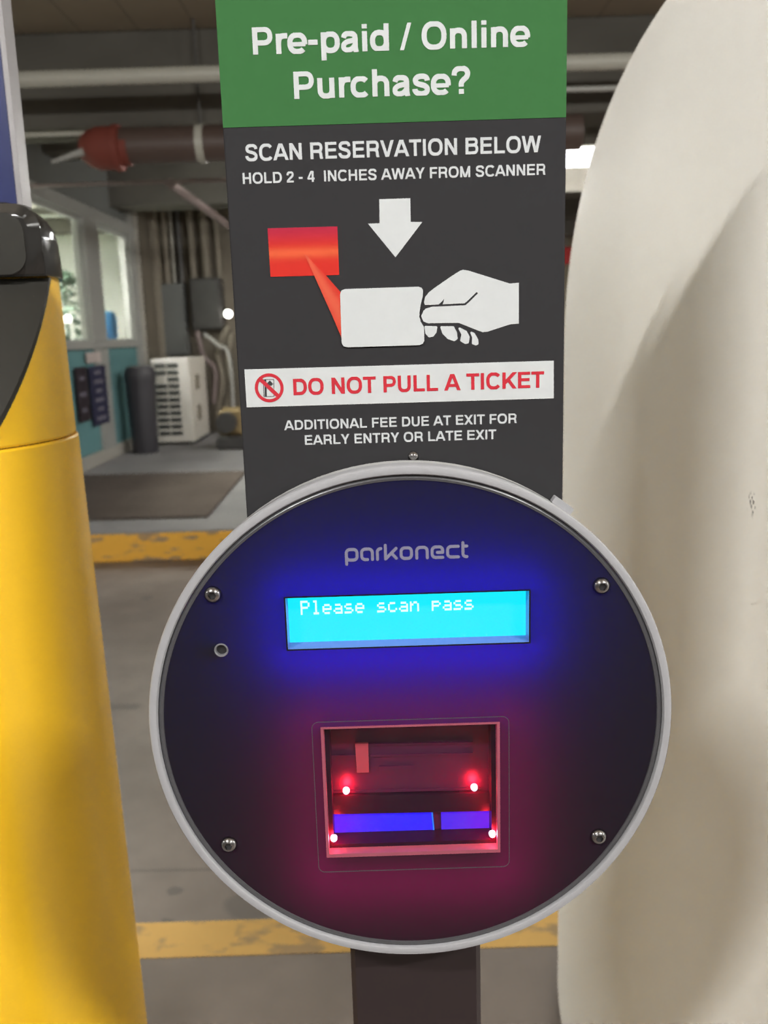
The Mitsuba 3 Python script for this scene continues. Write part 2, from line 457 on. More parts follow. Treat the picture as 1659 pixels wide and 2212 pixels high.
obj('wall_middle', bx(-2.52, -0.2, 10.6, 10.8, KERB, 3.02), 'grimy_wall'); tag('wall_middle', kind='structure')
obj('wall_passage', bx(-0.35, -0.2, 10.8, 15.5, KERB, 3.02), 'grimy_wall'); tag('wall_passage', kind='structure')


# ------------------------------------------------------------------ lamps
def fixture(x, y, z, L, power, label, group, along='x', rad=0.022, tint=(1.0, 0.99, 0.945), weight=1.5):
    t = thing('fluorescent_lamp', label, 'lamp', group)
    a = np.array([1.0, 0, 0]) if along == 'x' else np.array([0, 1.0, 0])
    w = np.array([0, 1.0, 0]) if along == 'x' else np.array([1.0, 0, 0])
    c = np.array([x, y, z])
    lo, hi = c - a * (L / 2 + 0.03) - w * 0.07, c + a * (L / 2 + 0.03) + w * 0.07
    obj('housing', bx(lo[0], hi[0], lo[1], hi[1], z + 0.05, z + 0.11, 0.01), 'lamp_white', t)
    for s in (-1, 1):
        e = c + a * s * (L / 2 + 0.012)
        obj('socket', bx(*sorted((e[0] - 0.012 - 0.01 * abs(w[0]), e[0] + 0.012 + 0.01 * abs(w[0]))), *sorted((e[1] - 0.012 - 0.01 * abs(w[1]), e[1] + 0.012 + 0.01 * abs(w[1]))), z - 0.02, z + 0.052), 'lamp_white', t)
    obj('tube', tube(c - a * L / 2, c + a * L / 2, rad, 12), 'lamp_white', t, smooth=50, emit=[power * k for k in tint], weight=weight)
    for s in (-1, 1):
        e = c + a * s * L * 0.35
        obj('hanger', tube((e[0], e[1], z + 0.11), (e[0], e[1], 3.02), 0.006, 8), 'steel_grey', t)
    return t


G = 'fluorescent lamps hung over the lane behind the viewer'
fixture(-1.05, -1.0, 2.62, 0.6, LAMP, 'short fluorescent tube lamp over the lane behind the viewer, nearest the yellow dispenser', G, rad=0.03, weight=9)
fixture(1.28, -1.20, 2.62, 0.6, LAMP_RIGHT, 'short fluorescent tube lamp over the lane behind the viewer, nearest the white cabinet', G, rad=0.03, weight=9)
fixture(-1.35, -3.2, 2.62, 1.2, LAMP_REAR, 'long fluorescent tube lamp far behind the viewer, on the dispenser side', G, rad=0.03)
fixture(1.35, -3.2, 2.62, 1.2, LAMP_REAR, 'long fluorescent tube lamp far behind the viewer, on the white cabinet side', G, rad=0.03)
fixture(3.2, 3.0, 2.62, 1.2, 40.0, 'added unseen fluorescent tube lamp over the lane to the right of the white cabinet', None, rad=0.03)  # added out of view to light ceiling and booth
fixture(-4.3, -0.4, 2.45, 1.2, LAMP_SIDE_FILL, 'added unseen fluorescent tube lamp over the neighbouring lane by the left wall', None, along='y', rad=0.03, weight=4)  # added out of view for side light on the cabinet
fixture(4.3, -0.9, 2.45, 1.2, LAMP_SIDE_FILL * 4.0, 'added unseen fluorescent tube lamp over the neighbouring lane by the right wall', None, along='y', rad=0.03, weight=4)  # added out of view for side light on the dispenser
lp = at(1262, 337, 1, 8.1)
fixture(lp[0] + 0.25, 8.1, lp[2], 1.3, LAMP_FAR, 'lit fluorescent tube lamp seen between the tall sign and the white domed cabinet', None, rad=0.085)
fixture(0.5, 12.6, 2.78, 1.3, LAMP_FAR, 'added fluorescent tube lamp hidden behind the tall sign in front of the beige wall', None, rad=0.06)  # added out of sight to light the back wall
fixture(-0.2, 7.0, 2.5, 1.0, LAMP_FAR * 1.0, 'added unseen fluorescent tube lamp behind the tall sign over the kerb island', None, rad=0.05)  # added out of sight to light the far left background

# ------------------------------------------------------------------ information sign (the tall plate behind the reader)
YS = 0.500
SIGN = thing('information_sign', 'tall black and green pre-paid parking sign standing behind the round reader', 'sign')
zt, xl, xr = 1.53, at(482, 275, 1, YS)[0], at(1222, 255, 1, YS)[0]
xl, xr = -0.0795, 0.1035
zg = (at(482, 275, 1, YS)[2] + at(1222, 255, 1, YS)[2]) / 2
obj('panel', bx(xl, xr, YS, YS + 0.004, 0.93, zt, 0.0006), 'sign_black', SIGN)
ya, yb, yc = YS, YS - 0.0004, YS - 0.0008
hd = obj('header', plate(sbox(xl + 0.0002, zg, xr - 0.0002, zt - 0.0005), ya), 'sign_green', SIGN, label='green printed header')
obj('lettering', lettering('Pre-paid / Online', (547, 118), (1145, 101), 59, yb), 'sign_white', hd, label='white words Pre-paid / Online')
obj('lettering', lettering('Purchase?', (636, 214), (1016, 203), 155, yb), 'sign_white', hd, label='white word Purchase?')
obj('lettering', lettering('SCAN RESERVATION BELOW', (530.5, 348.5), (1168.5, 329), 312.5, ya), 'sign_text_white', SIGN, label='white words SCAN RESERVATION BELOW')
obj('lettering', lettering('HOLD 2 - 4  INCHES AWAY FROM SCANNER', (525, 397), (1178, 378.5), 373, ya), 'sign_text_white', SIGN, label='white words about the scanning distance')


def crop5(pts):
    return [(480 + x / 2.183, 420 + y / 2.183) for x, y in pts]


obj('arrow', plate(poly(crop5([(740, 23), (887, 18), (889, 130), (944, 130), (817, 297), (687, 138), (742, 136)]), ya), ya), 'sign_white', SIGN, label='white arrow pointing down')
red = poly(crop5([(214, 160), (543, 151), (552, 380), (228, 389)]), ya)
ZRED = (red.bounds[3], red.bounds[1])
diffuse('print_red_block', proc(red_block_col))
obj('scanner_symbol', plate(red, ya), 'print_red_block', SIGN, label='red printed rectangle')
bp = poly(crop5([(388, 283), (400, 287), (432, 325), (492, 385), (560, 462), (566, 685), (520, 575), (470, 465), (430, 375)]), yb)
BEAM_AXIS = (tuple(at(*crop5([(390, 280)])[0], 1, yb)[[0, 2]]), tuple(at(*crop5([(563, 575)])[0], 1, yb)[[0, 2]]))
diffuse('print_beam', proc(beam_print_col))
obj('scan_beam', plate(bp, yb), 'print_beam', SIGN, label='red printed scan beam')
# the hand that holds the blank pass, drawn in white with dark gaps
hand = poly(crop5([(953, 508), (958, 485), (975, 463), (1005, 440), (1045, 412), (1100, 375), (1123, 361), (1135, 357), (1160, 361), (1355, 422), (1397, 418),
                   (1397, 608), (1357, 611), (1250, 646), (1228, 648), (1205, 640), (1115, 604), (970, 606), (950, 598), (940, 575), (945, 555), (960, 540), (985, 533), (975, 519), (957, 520)]), ya)
px = 0.50 / F
crease = line(crop5([(940, 560), (948, 536), (975, 526), (1145, 518), (1160, 505), (1200, 466)]), ya, 2.7 * px)
notch = poly(crop5([(1018, 520), (1040, 498), (1047, 485), (1046, 505), (1038, 524)]), ya)
hand = hand.difference(crease).difference(notch)
card = poly(crop5([(580, 446), (925, 435), (940, 440), (947, 452), (946, 480), (936, 520), (930, 560), (936, 600), (952, 625), (953, 690), (946, 704), (930, 711), (590, 721), (572, 716), (563, 700), (556, 470), (562, 453)]), yc)
thumb_gap = hand.buffer(5.0 * px)
card = card.difference(thumb_gap)
obj('hand_symbol', plate(hand.buffer(0.0002), ya), 'sign_white', SIGN, label='white hand symbol')
for pts in ([(956, 622), (1012, 624), (1008, 650), (995, 668), (975, 672), (960, 655)],
            [(1030, 624), (1090, 624), (1104, 650), (1108, 680), (1095, 690), (1065, 680), (1040, 655)],
            [(1113, 627), (1150, 645), (1165, 672), (1160, 700), (1146, 703), (1124, 690), (1130, 660)],
            [(1170, 648), (1188, 655), (1205, 685), (1206, 705), (1196, 710), (1179, 703), (1181, 675)]):
    obj('finger_symbol', plate(poly(crop5(pts), ya).buffer(-0.0003).buffer(0.0006), ya), 'sign_white', SIGN)
obj('card_symbol', plate(card.buffer(-0.0004).buffer(0.0004), ya, 0.0012), 'sign_white', SIGN, label='blank white card symbol')
ban = obj('warning_banner', plate(poly([(528, 798), (1196, 779), (1196, 860.5), (533, 880)], ya), ya), 'sign_white', SIGN, label='white banner')
obj('lettering', lettering('DO NOT PULL A TICKET', (634.5, 853.5), (1175, 837), 818.5, yb), 'sign_red', ban, label='red words DO NOT PULL A TICKET')


def crop8(pts):
    return [(520 + x / 4.366, 770 + y / 4.366) for x, y in pts]


c0 = at(*crop8([(269, 296)])[0], 1, yb)
ring = Point(c0[0], c0[2]).buffer(30.6 * px, 48).difference(Point(c0[0], c0[2]).buffer(24.2 * px, 48))
bar = line(crop8([(185, 215), (352, 372)]), yb, 4.0 * px)
ro = ring.union(bar.intersection(Point(c0[0], c0[2]).buffer(29 * px)))
slot = poly(crop8([(212, 216), (313, 214), (316, 378), (218, 381)]), yb)
icon = slot.difference(slot.buffer(-0.75 * px)).union(poly(crop8([(224, 218), (240, 218), (246, 380), (229, 380)]), yb)).union(poly(crop8([(274, 227), (302, 254), (246, 256)]), yb)) \
    .union(poly(crop8([(246, 259), (302, 257), (302, 265), (246, 267)]), yb)).union(poly(crop8([(256, 270), (294, 268), (292, 274), (258, 276)]), yb))
obj('ticket_symbol', plate(icon.difference(ro.buffer(0.3 * px)), yb), 'ink_black', ban, label='small black ticket machine symbol')
obj('prohibition_symbol', plate(ro, yb), 'sign_red', ban, label='red prohibition ring with slash')
obj('lettering', lettering('ADDITIONAL FEE DUE AT EXIT FOR', (614, 928.5), (1116, 914.5), 907.5, ya), 'sign_text_white', SIGN, label='white words ADDITIONAL FEE DUE AT EXIT FOR')
obj('lettering', lettering('EARLY ENTRY OR LATE EXIT', (659, 960.5), (1072, 949), 939.5, ya), 'sign_text_white', SIGN, label='white words EARLY ENTRY OR LATE EXIT')
sc = at(893, 986, 1, YS)
obj('screw', lathe_y([(0, 0.0022), (0.0018, 0.0019), (0.003, 0.0006), (0.0032, 0), (0, 0)], sc[0], YS, sc[2], 24), 'screw_steel', SIGN, smooth=40)

# ------------------------------------------------------------------ pass reader (the round device)
YR, RX, RZ, RR = 0.4696, 0.0115, 1.0303, 0.150
READER = thing('pass_reader', 'round black pass reader with grey rim, lit blue display and glowing red scanner window', 'reader')
YF = YR + 0.0025                     # the face plate
obj('rim', lathe_y([(RR - 0.0055, -0.006), (RR - 0.0052, -0.0012), (RR - 0.0045, -0.0002), (RR - 0.0028, 0.0002), (RR - 0.0008, -0.0003), (RR - 0.0001, -0.0014),
                    (RR, -0.0035), (RR - 0.0006, -0.0165), (RR - 0.002, -0.0185), (RR - 0.006, -0.0185)], RX, YR, RZ, 160), 'rim_grey', READER, smooth=35, label='pale grey plastic rim')
obj('seal', lathe_y([(RR - 0.0085, -0.0026), (RR - 0.0082, -0.0018), (RR - 0.0070, -0.0016), (RR - 0.0056, -0.0024), (RR - 0.0056, -0.006), (RR - 0.0085, -0.006)], RX, YR, RZ, 160), 'rim_seal', READER, smooth=35, label='dark gasket inside the rim')
obj('housing', lathe_y([(RR - 0.0065, -0.006), (RR - 0.0065, -0.0186), (RR - 0.001, -0.0187), (RR - 0.001, -0.0285), (0, -0.0285), (0, -0.0275), (RR - 0.0075, -0.0275), (RR - 0.0075, -0.006)], RX, YR, RZ, 96), 'inside_bounce_grey', READER, smooth=35)

# openings in the face
lcd_open = poly([(617, 1290.5), (1143, 1277), (1143, 1388), (620, 1402)], YF)
a, b = at(618, 1291, 1, YF), at(1143, 1388, 1, YF)
a2, b2 = at(1143, 1277.5, 1, YF), at(620, 1402, 1, YF)
lx0, lx1, lz1, lz0 = (a[0] + b2[0]) / 2, (b[0] + a2[0]) / 2, (a[2] + a2[2]) / 2, (b[2] + b2[2]) / 2
s0, s1 = at(694, 1568, 1, YF), at(1080, 1842, 1, YF)
s2, s3 = at(1080, 1562, 1, YF), at(704, 1849, 1, YF)
wx0, wx1, wz1, wz0 = (s0[0] + s3[0]) / 2, (s1[0] + s2[0]) / 2, (s0[2] + s2[2]) / 2, (s1[2] + s3[2]) / 2
disc = Point(RX, RZ).buffer(RR - 0.0058, 64)
hole = at(478, 1404.5, 1, YF)
hole_c = Point(hole[0], hole[2])
face = disc.difference(sbox(lx0, lz0, lx1, lz1)).difference(sbox(wx0, wz0, wx1, wz1)).difference(hole_c.buffer(0.0040, 24))
obj('face', sheet(face, YF), 'smoked_acrylic', READER, label='glossy smoked black face plate')

# display: a recess in the plate, the lit screen at its end
D = 0.0115
lcd = obj('display', bx(lx0, lx1, YF + D, YF + D + 0.001, lz0, lz1), 'black_emitter', READER, label='lit blue display', emit=SCREEN)
wall = 0.0008
ledge = sbox(lx0 - wall, lz0 - wall, lx1 + wall, lz1 + wall).difference(sbox(lx0, lz0, lx1, lz1))
obj('recess', plate(ledge, YF + D + 0.001, D + 0.0009), 'ledge_lit_blue', lcd, label='edge of the display recess, coloured blue for the screen light')
GLYPH = {'P': '11110 10001 10001 11110 10000 10000 10000', 'l': '01100 00100 00100 00100 00100 00100 01110', 'e': '00000 00000 01110 10001 11111 10000 01110',
         'a': '00000 00000 01110 00001 01111 10001 01111', 's': '00000 00000 01110 10000 01110 00001 11110', 'c': '00000 00000 01110 10000 10000 10001 01110',
         'n': '00000 00000 10110 11001 10001 10001 10001', 'p': '00000 00000 11110 10001 11110 10000 10000'}
yd = YF + D
ta, tb, tc = at(650, 1326.5, 1, yd), at(1023, 1317.5, 1, yd), at(650, 1296.5, 1, yd)
pitch_x = (tb[0] - ta[0]) / 95.0
pitch_z = (tc[2] - ta[2]) / 7.0
base_z = (ta[2] + tb[2]) / 2
dots = []
for k, ch in enumerate('Please scan pass'):
    if ch == ' ':
        continue
    for r, row in enumerate(GLYPH[ch].split()):
        for c, v in enumerate(row):
            if v == '1':
                x, z = ta[0] + (k * 6 + c) * pitch_x, base_z + (6 - r) * pitch_z
                dots.append(sbox(x - 0.02 * pitch_x, z - 0.02 * pitch_z, x + 1.02 * pitch_x, z + 0.98 * pitch_z))
obj('display_text', plate(unary_union(dots), yd, 0.0005), 'black_emitter', lcd, weight=0.05, emit=SCREEN_TEXT, label='dot matrix words Please scan pass')
# emitter added inside the housing for the blue halo around the display
obj('blue_halo_emitter', bx(lx0 - 0.006, lx1 + 0.006, YF + 0.0150, YF + 0.0160, lz0 - 0.010, lz1 + 0.009), 'black_emitter', READER, emit=BLUE_HALO, weight=1.5, label='added blue halo emitter behind the face plate')

# scanner window
SD = 0.020
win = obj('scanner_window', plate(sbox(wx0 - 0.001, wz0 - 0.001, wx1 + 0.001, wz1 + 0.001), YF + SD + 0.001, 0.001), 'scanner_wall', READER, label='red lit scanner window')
gw = 0.0022
frame = sbox(wx0, wz0, wx1, wz1).difference(sbox(wx0 + 0.0016, wz0 + gw, wx1 - 0.0016, wz1 - 0.0010))
obj('edge_strip', plate(frame, YF + 0.006, 0.0068), 'edge_lit_red', win, label='edge of the scanner glass, coloured red for the diode light')
tun = sbox(wx0 + 0.0002, wz0 + 0.0002, wx1 - 0.0002, wz1 - 0.0002).difference(sbox(wx0 + 0.0042, wz0 + 0.0042, wx1 - 0.0042, wz1 - 0.0022))
obj('tunnel', plate(tun, YF + SD, SD - 0.0065), 'scanner_dark', win, label='dark inner frame of the scanner window')
outer = sbox(wx0 - 0.0052, wz0 - 0.010, wx1 + 0.0055, wz1 + 0.0034).buffer(-0.004).buffer(0.004, 12)
obj('glass_border', plate(outer.difference(outer.buffer(-0.0004)), YF, 0.0003), 'rim_seal', win, label='fine rounded outline around the scanner glass')
ys = YF + SD


def swin(pts, y=None):
    return [(660 + x / 3.53, 1530 + y_ / 3.53) for x, y_ in pts]


yi = YF + SD - 0.0005
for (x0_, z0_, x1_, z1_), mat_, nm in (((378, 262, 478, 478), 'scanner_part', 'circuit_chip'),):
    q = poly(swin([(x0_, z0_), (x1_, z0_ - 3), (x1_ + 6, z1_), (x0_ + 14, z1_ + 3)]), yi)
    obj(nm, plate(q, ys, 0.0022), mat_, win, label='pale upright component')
for pts in ([(480, 268), (1275, 252), (1275, 266), (480, 282)], [(190, 356), (378, 352), (378, 364), (190, 368)], [(492, 350), (1275, 336), (1275, 352), (492, 366)], [(560, 440), (830, 430), (830, 462), (560, 474)],
            [(200, 625), (1330, 600), (1330, 618), (200, 645)]):
    obj('rib', plate(poly(swin(pts), yi), ys, 0.0012), 'scanner_wall', win)
obj('sensor_shelf', plate(poly(swin([(195, 650), (1420, 625), (1420, 762), (200, 788)]), yi), ys, 0.0035), 'scanner_dark', win)
obj('sensor_base', plate(poly(swin([(205, 968), (1425, 948), (1425, 1075), (210, 1092)]), yi), ys, 0.0045), 'scanner_dark', win)
obj('reflection_panel', plate(poly(swin([(205, 795), (955, 775), (975, 950), (207, 966)]), yi), ys, 0.001), 'black_emitter', win, emit=(0.004, 0.001, 1.15), label='blue glowing panel for the display reflection')  # reflection of the display in the window, drawn as emitting panels
obj('reflection_panel', plate(poly(swin([(1032, 772), (1422, 765), (1424, 944), (1036, 950)]), yi), ys, 0.001), 'black_emitter', win, emit=(0.045, 0.002, 0.85), label='violet glowing panel for the display reflection')
obj('reflection_line', plate(poly(swin([(957, 775), (969, 775), (986, 950), (974, 950)]), yi), ys, 0.0014), 'black_emitter', win, emit=(0.0, 0.2, 1.0), label='thin glowing cyan line in the display reflection')  # bright line of that reflection, drawn as an emitting strip
for k, (u_, v_) in enumerate(((640, 1020), (678, 1012), (750, 1024), (788, 1016))):
    q = poly(swin([(u_ - 12, v_ - 12), (u_ + 16, v_ - 13), (u_ + 12, v_ + 26), (u_ - 4, v_ + 28)]), yi)
    obj('solder_pad', plate(q, ys - 0.0045, 0.0012), 'sign_edge', win)
led_sph = lathe([(0, 0), (0.0021, 0), (0.0021, 0.0012), (0.0017, 0.0024), (0.0009, 0.0032), (0, 0.0034)], 20)
for (u_, v_, dy) in ((310, 628, 0.0140), (1286, 603, 0.0140), (216, 990, 0.0042), (1424, 958, 0.0042)):
    p = at(*swin([(u_, v_)])[0], 1, YF + dy)
    m = led_sph.copy()
    m.apply_transform(np.array([[1, 0, 0, p[0]], [0, 0, -1, YF + dy + 0.001], [0, 1, 0, p[2]], [0, 0, 0, 1.0]]))
    obj('red_led', m, 'black_emitter', win, smooth=40, emit=LED, label='bright red diode')
obj('red_halo_emitter', bx(wx0 - 0.012, wx1 + 0.012, YF + 0.0225, YF + 0.0235, wz0 - 0.025, wz1 + 0.010), 'black_emitter', READER, emit=RED_HALO, weight=1.5, label='added red halo emitter behind the face plate')  # unseen emitter added for the red halo on the face
obj('pane', sheet(sbox(wx0 + 0.0012, wz0 + 0.0012, wx1 - 0.0012, wz1 - 0.0008), YF + 0.001), 'coated_pane', win, label='clear scanner glass')

# screws with a hexagon socket
for (px_, py_) in ((459.5, 1285), (1300, 1266), (494.5, 1825), (1293.5, 1808)):
    p = at(px_, py_, 1, YF - 0.001)
    dome = lathe([(0.0, 0.0), (0.0049, 0.0), (0.0049, 0.0006), (0.0044, 0.0017), (0.0036, 0.0026), (0.0026, 0.0032), (0.0, 0.0034)], 40)
    hexa = trimesh.creation.cylinder(radius=0.0023, height=0.006, sections=6)
    hexa.apply_translation((0, 0, 0.0042))
    d_ = trimesh.boolean.difference([dome, hexa], engine='manifold')
    d_.apply_transform(np.array([[1, 0, 0, p[0]], [0, 0, -1, YF - 0.00005], [0, 1, 0, p[2]], [0, 0, 0, 1.0]]))
    s_ = obj('screw', d_, 'screw_steel', READER, smooth=32, label='domed steel socket screw')
    hb = trimesh.creation.cylinder(radius=0.0022, height=0.0003, sections=6)
    hb.apply_transform(np.array([[1, 0, 0, p[0]], [0, 0, -1, YF - 0.0014], [0, 1, 0, p[2]], [0, 0, 0, 1.0]]))
    obj('socket', hb, 'hole_dark', s_)
hr = obj('sensor_hole', lathe_y([(0.0028, -0.004), (0.0030, 0.0002), (0.0034, 0.0006), (0.0039, 0.0005), (0.0041, 0.0), (0.0041, -0.004)], hole[0], YF, hole[2], 40), 'hole_edge', READER, smooth=35, label='small round hole with a grey lip')
obj('plug', lathe_y([(0, -0.002), (0.0032, -0.002), (0.0032, -0.004), (0, -0.004)], hole[0], YF, hole[2], 24), 'hole_dark', hr)

# wordmark above the display: rounded strokes of even weight
U = 1 / 5.72


def arcpts(cx, cy, r, a0, a1, n=7):
    return [(cx + r * math.cos(math.radians(a)), cy + r * math.sin(math.radians(a))) for a in np.linspace(a0, a1, n)]


def rr(x0, x1, r=44, h=130):
    return LineString(arcpts(x1 - r, h - r, r, 90, 0) + arcpts(x1 - r, r, r, 0, -90) + arcpts(x0 + r, r, r, -90, -180) + arcpts(x0 + r, h - r, r, 180, 90) + [(x1 - r, h)])


strokes = [rr(49, 181), LineString([(49, 70), (49, -50)]),
           LineString([(308, 0)] + arcpts(238 + 44, 44, 44, 270, 180) + arcpts(238 + 44, 86, 44, 180, 90) + arcpts(370 - 44, 86, 44, 90, 0) + [(370, 0)]),
           LineString([(432, 0)] + arcpts(432 + 42, 88, 42, 180, 95) + [(476, 130)]),
           LineString([(532, 168), (532, 2)]), LineString([(536, 4), (664, 128)]), LineString([(606, 72), (664, 6)]),
           rr(725, 853),
           LineString([(917, 0)] + arcpts(917 + 44, 86, 44, 180, 90) + arcpts(1047 - 44, 86, 44, 90, 0) + [(1047, 0)]),
           LineString([(1238, 0)] + arcpts(1107 + 44, 44, 44, 270, 180) + arcpts(1107 + 44, 86, 44, 180, 90) + arcpts(1238 - 44, 86, 44, 90, 0) + [(1238, 62), (1172, 62)]),
           LineString([(1430, 0)] + arcpts(1298 + 44, 44, 44, 270, 180) + arcpts(1298 + 44, 86, 44, 180, 90) + [(1430, 130)]),
           LineString([(1488, 172)] + arcpts(1488 + 36, 36, 36, 180, 270) + [(1536, 0)]), LineString([(1488, 130), (1536, 130)])]
o0, o1 = at(740 + 49 * U, 1160 + 282 * U, 1, YF), at(740 + 1536 * U, 1160 + 244 * U, 1, YF)
k = (o1[0] - o0[0]) / (1536 - 49)
kz = at(740 + 790 * U, 1160 + 129 * U, 1, YF)[2] - at(740 + 790 * U, 1160 + 259 * U, 1, YF)[2]
word = unary_union([s.buffer(19, cap_style=1, join_style=1) for s in strokes])
word = affinity.affine_transform(word, [k, 0, 0, kz / 130, o0[0] - 49 * k, (o0[2] + o1[2]) / 2])
obj('wordmark', plate(word, YF, 0.0004), 'logo_grey', READER, label='pale grey lower-case parkonect lettering')
# bracket ear at the back of the rim, beside the sign
sect = Polygon([(RX, RZ)] + [(RX + 0.3 * math.cos(t), RZ + 0.3 * math.sin(t)) for t in np.radians(np.linspace(50.5, 55.5, 6))])
ear = Point(RX, RZ).buffer(RR + 0.0032, 96).difference(Point(RX, RZ).buffer(RR - 0.001, 96)).intersection(sect).buffer(-0.0008).buffer(0.0008)
obj('bracket', plate(ear, YR + 0.0295, 0.006), 'rim_grey', READER, label='pale grey clip behind the rim')

# post
pa, pb = at(765, 2120, 1, 0.535), at(1029, 2120, 1, 0.535)
POST = thing('mounting_post', 'dark square steel post carrying the round pass reader', 'post')
obj('tube', bx(pa[0], pb[0], 0.505, 0.505 + (pb[0] - pa[0]), 0.006, 1.50, 0.003), 'post_black', POST)
obj('base_plate', bx(pa[0] - 0.05, pb[0] + 0.05, 0.455, 0.555 + (pb[0] - pa[0]), 0, 0.008, 0.002), 'post_black', POST)

# ------------------------------------------------------------------ yellow ticket dispenser on the left
CYc, cxd = 0.86, -0.4735


def dr_(z, extra=0.0):
    """The pillar's radius: it widens a little towards the floor."""
    return 0.1652 + 0.0163 * (1.2 - z) + extra


ztop, zcap = 1.379, 1.313
zseam = at(60, 962, 1, 0.72)[2] - 0.0085
tilt = math.radians(35)
DISP = thing('ticket_dispenser', 'yellow pillar ticket dispenser with black cap and sloping black front', 'ticket dispenser')


def front_cut(offset=0.0):
    """Everything behind the sloping front plane."""
    b_ = m3.Manifold.cube((2, 2, 2), True).translate((0, 1.0 - offset, 0)).rotate((-math.degrees(tilt), 0, 0))
    return b_.translate((cxd, 0.8578, 1.3097))


def to_tm(m):
    mm = m.to_mesh()
    return trimesh.Trimesh(mm.vert_properties[:, :3], mm.tri_verts)


def revolve_m(profile, n=128):
    return m3.Manifold.revolve(m3.CrossSection([np.array(profile, float)]), n).translate((cxd, CYc, 0))


g = 0.0006
lower = revolve_m([(0, 0.0), (dr_(0, .002), 0.0), (dr_(zseam, .002), zseam - g - 0.002), (dr_(zseam, .0005), zseam - g), (0, zseam - g)])
upper = revolve_m([(0, zseam + g), (dr_(zseam, -.001), zseam + g), (dr_(zseam), zseam + g + 0.002), (dr_(zcap), zcap), (0, zcap)])
core = revolve_m([(0, zseam - g), (dr_(zseam, -.003), zseam - g), (dr_(zseam, -.003), zseam + g), (0, zseam + g)])
cut = front_cut(0.0)
obj('lower_body', to_tm(lower ^ cut), 'yellow_plastic', DISP, smooth=25)
obj('upper_body', to_tm(upper ^ cut), 'yellow_plastic', DISP, smooth=25)
obj('seam', to_tm(core ^ cut), 'seam_dark', DISP, smooth=25, label='thin dark seam')
slab = front_cut(0.0030) - front_cut(-0.001)
fas = revolve_m([(0, 0.7), (dr_(0.7, .0025), 0.7), (dr_(zcap, .0025), zcap - 0.001), (0, zcap - 0.001)])
obj('front_plate', to_tm(fas ^ slab), 'black_satin', DISP, smooth=25, label='matte black sloping front plate')
rc = 0.032


def cap_half(y0):
    return m3.Manifold.cube((2, 2, 2), True).translate((cxd, 1.0 + y0, zcap))


Rc = dr_(zcap, .0035)
caprof = [(0, zcap), (Rc, zcap), (Rc + 0.0008, zcap + 0.002), (Rc - 0.001, ztop - rc)] + [(Rc - 0.0015 - rc + rc * math.cos(t), ztop - rc + rc * math.sin(t)) for t in np.linspace(0.05, math.pi / 2, 12)] + [(0, ztop)]
# the cap's front is flat, its outline rounded: hull of thinner slices towards the front
capm = revolve_m(caprof) ^ cap_half(0.846)
obj('cap', to_tm(capm), 'black_gloss', DISP, smooth=40, label='glossy black rounded cap')
fx_ = math.sqrt(Rc ** 2 - (CYc - 0.846) ** 2)
outl = sbox(cxd - fx_, zcap + 0.001, cxd + fx_, ztop - 0.001).buffer(-0.024).buffer(0.024, 16).union(sbox(cxd - fx_, zcap + 0.001, cxd + fx_, zcap + 0.03))
lay = [plate(outl.buffer(-i_), 0.8462 - 0.9 * o_, 0.0012) for i_, o_ in ((0.0005, 0.0), (0.003, 0.001), (0.006, 0.0025), (0.010, 0.0045))]
pts_ = np.vstack([m_.vertices for m_ in lay])
obj('cap_shoulder', trimesh.convex.convex_hull(pts_), 'black_gloss', DISP, smooth=50, label='glossy black rounded shoulder of the cap')
obj('cap_front', plate(sbox(cxd - fx_ + 0.014, zcap + 0.0014, cxd + fx_ - 0.014, ztop - 0.010).buffer(-0.018).buffer(0.018, 12), 0.8411, 0.0012), 'black_satin', DISP, label='matte black front of the cap')

# blue sign above the dispenser
BLUE = thing('blue_sign', 'narrow visible edge of a blue sign panel above the yellow dispenser', 'sign')
bsx = at(60, 450, 1, 0.90)[0]
obj('panel', bx(bsx - 0.3, bsx, 0.885, 0.915, ztop + 0.0005, 1.75, 0.003), 'sign_edge', BLUE, label='pale panel edge')
obj('print', bx(bsx - 0.298, bsx - 0.004, 0.8835, 0.886, ztop + 0.001, 1.748), 'blue_print', BLUE, label='blue printed face')

# ------------------------------------------------------------------ white domed cabinet on the right
WX, WY, WA, WB = 0.741, 1.0693, 0.4591, 0.7285
WZ0, WHZ, WN, WE, WM = 1.1967, 0.525, 2.2516, 0.3355, 3.2
CAB = thing('domed_cabinet', 'large white domed gate cabinet standing to the right of the tall sign', 'cabinet')


def cab_scale(z):
    t = np.clip((z - WZ0) / WHZ, 0, 1)
    return (1 - t ** WN) ** 0.5


def cab_ring(z, inset=0.0):
    s = cab_scale(z)
    return [[WX + (WA - inset) * s ** WE * math.copysign(abs(math.cos(t)) ** (2 / WM), math.cos(t)), WY + (WB - inset) * s * math.copysign(abs(math.sin(t)) ** (2 / WM), math.sin(t)), z] for t in ang]


zs = np.concatenate([np.linspace(0.03, WZ0, 16)[:-1], WZ0 + WHZ * (1 - np.cos(np.linspace(0, np.pi / 2, 70))) ** 0.85])
zs = np.minimum(zs, WZ0 + WHZ * 0.999999)
ang = np.linspace(0, 2 * np.pi, 200, endpoint=False)
ring_v = np.array([v for z in zs for v in cab_ring(z)] + [[WX, WY, WZ0 + WHZ]])
n_ = len(ang)
i, j = np.meshgrid(np.arange(len(zs) - 1), np.arange(n_), indexing='ij')
q = np.stack([i * n_ + j, i * n_ + (j + 1) % n_, (i + 1) * n_ + (j + 1) % n_, (i + 1) * n_ + j], -1).reshape(-1, 4)
top = np.array([[(len(zs) - 1) * n_ + k_, (len(zs) - 1) * n_ + (k_ + 1) % n_, len(ring_v) - 1] for k_ in range(n_)])
shell = trimesh.Trimesh(ring_v, np.vstack([q[:, [0, 1, 2]], q[:, [0, 2, 3]], top]), process=False)
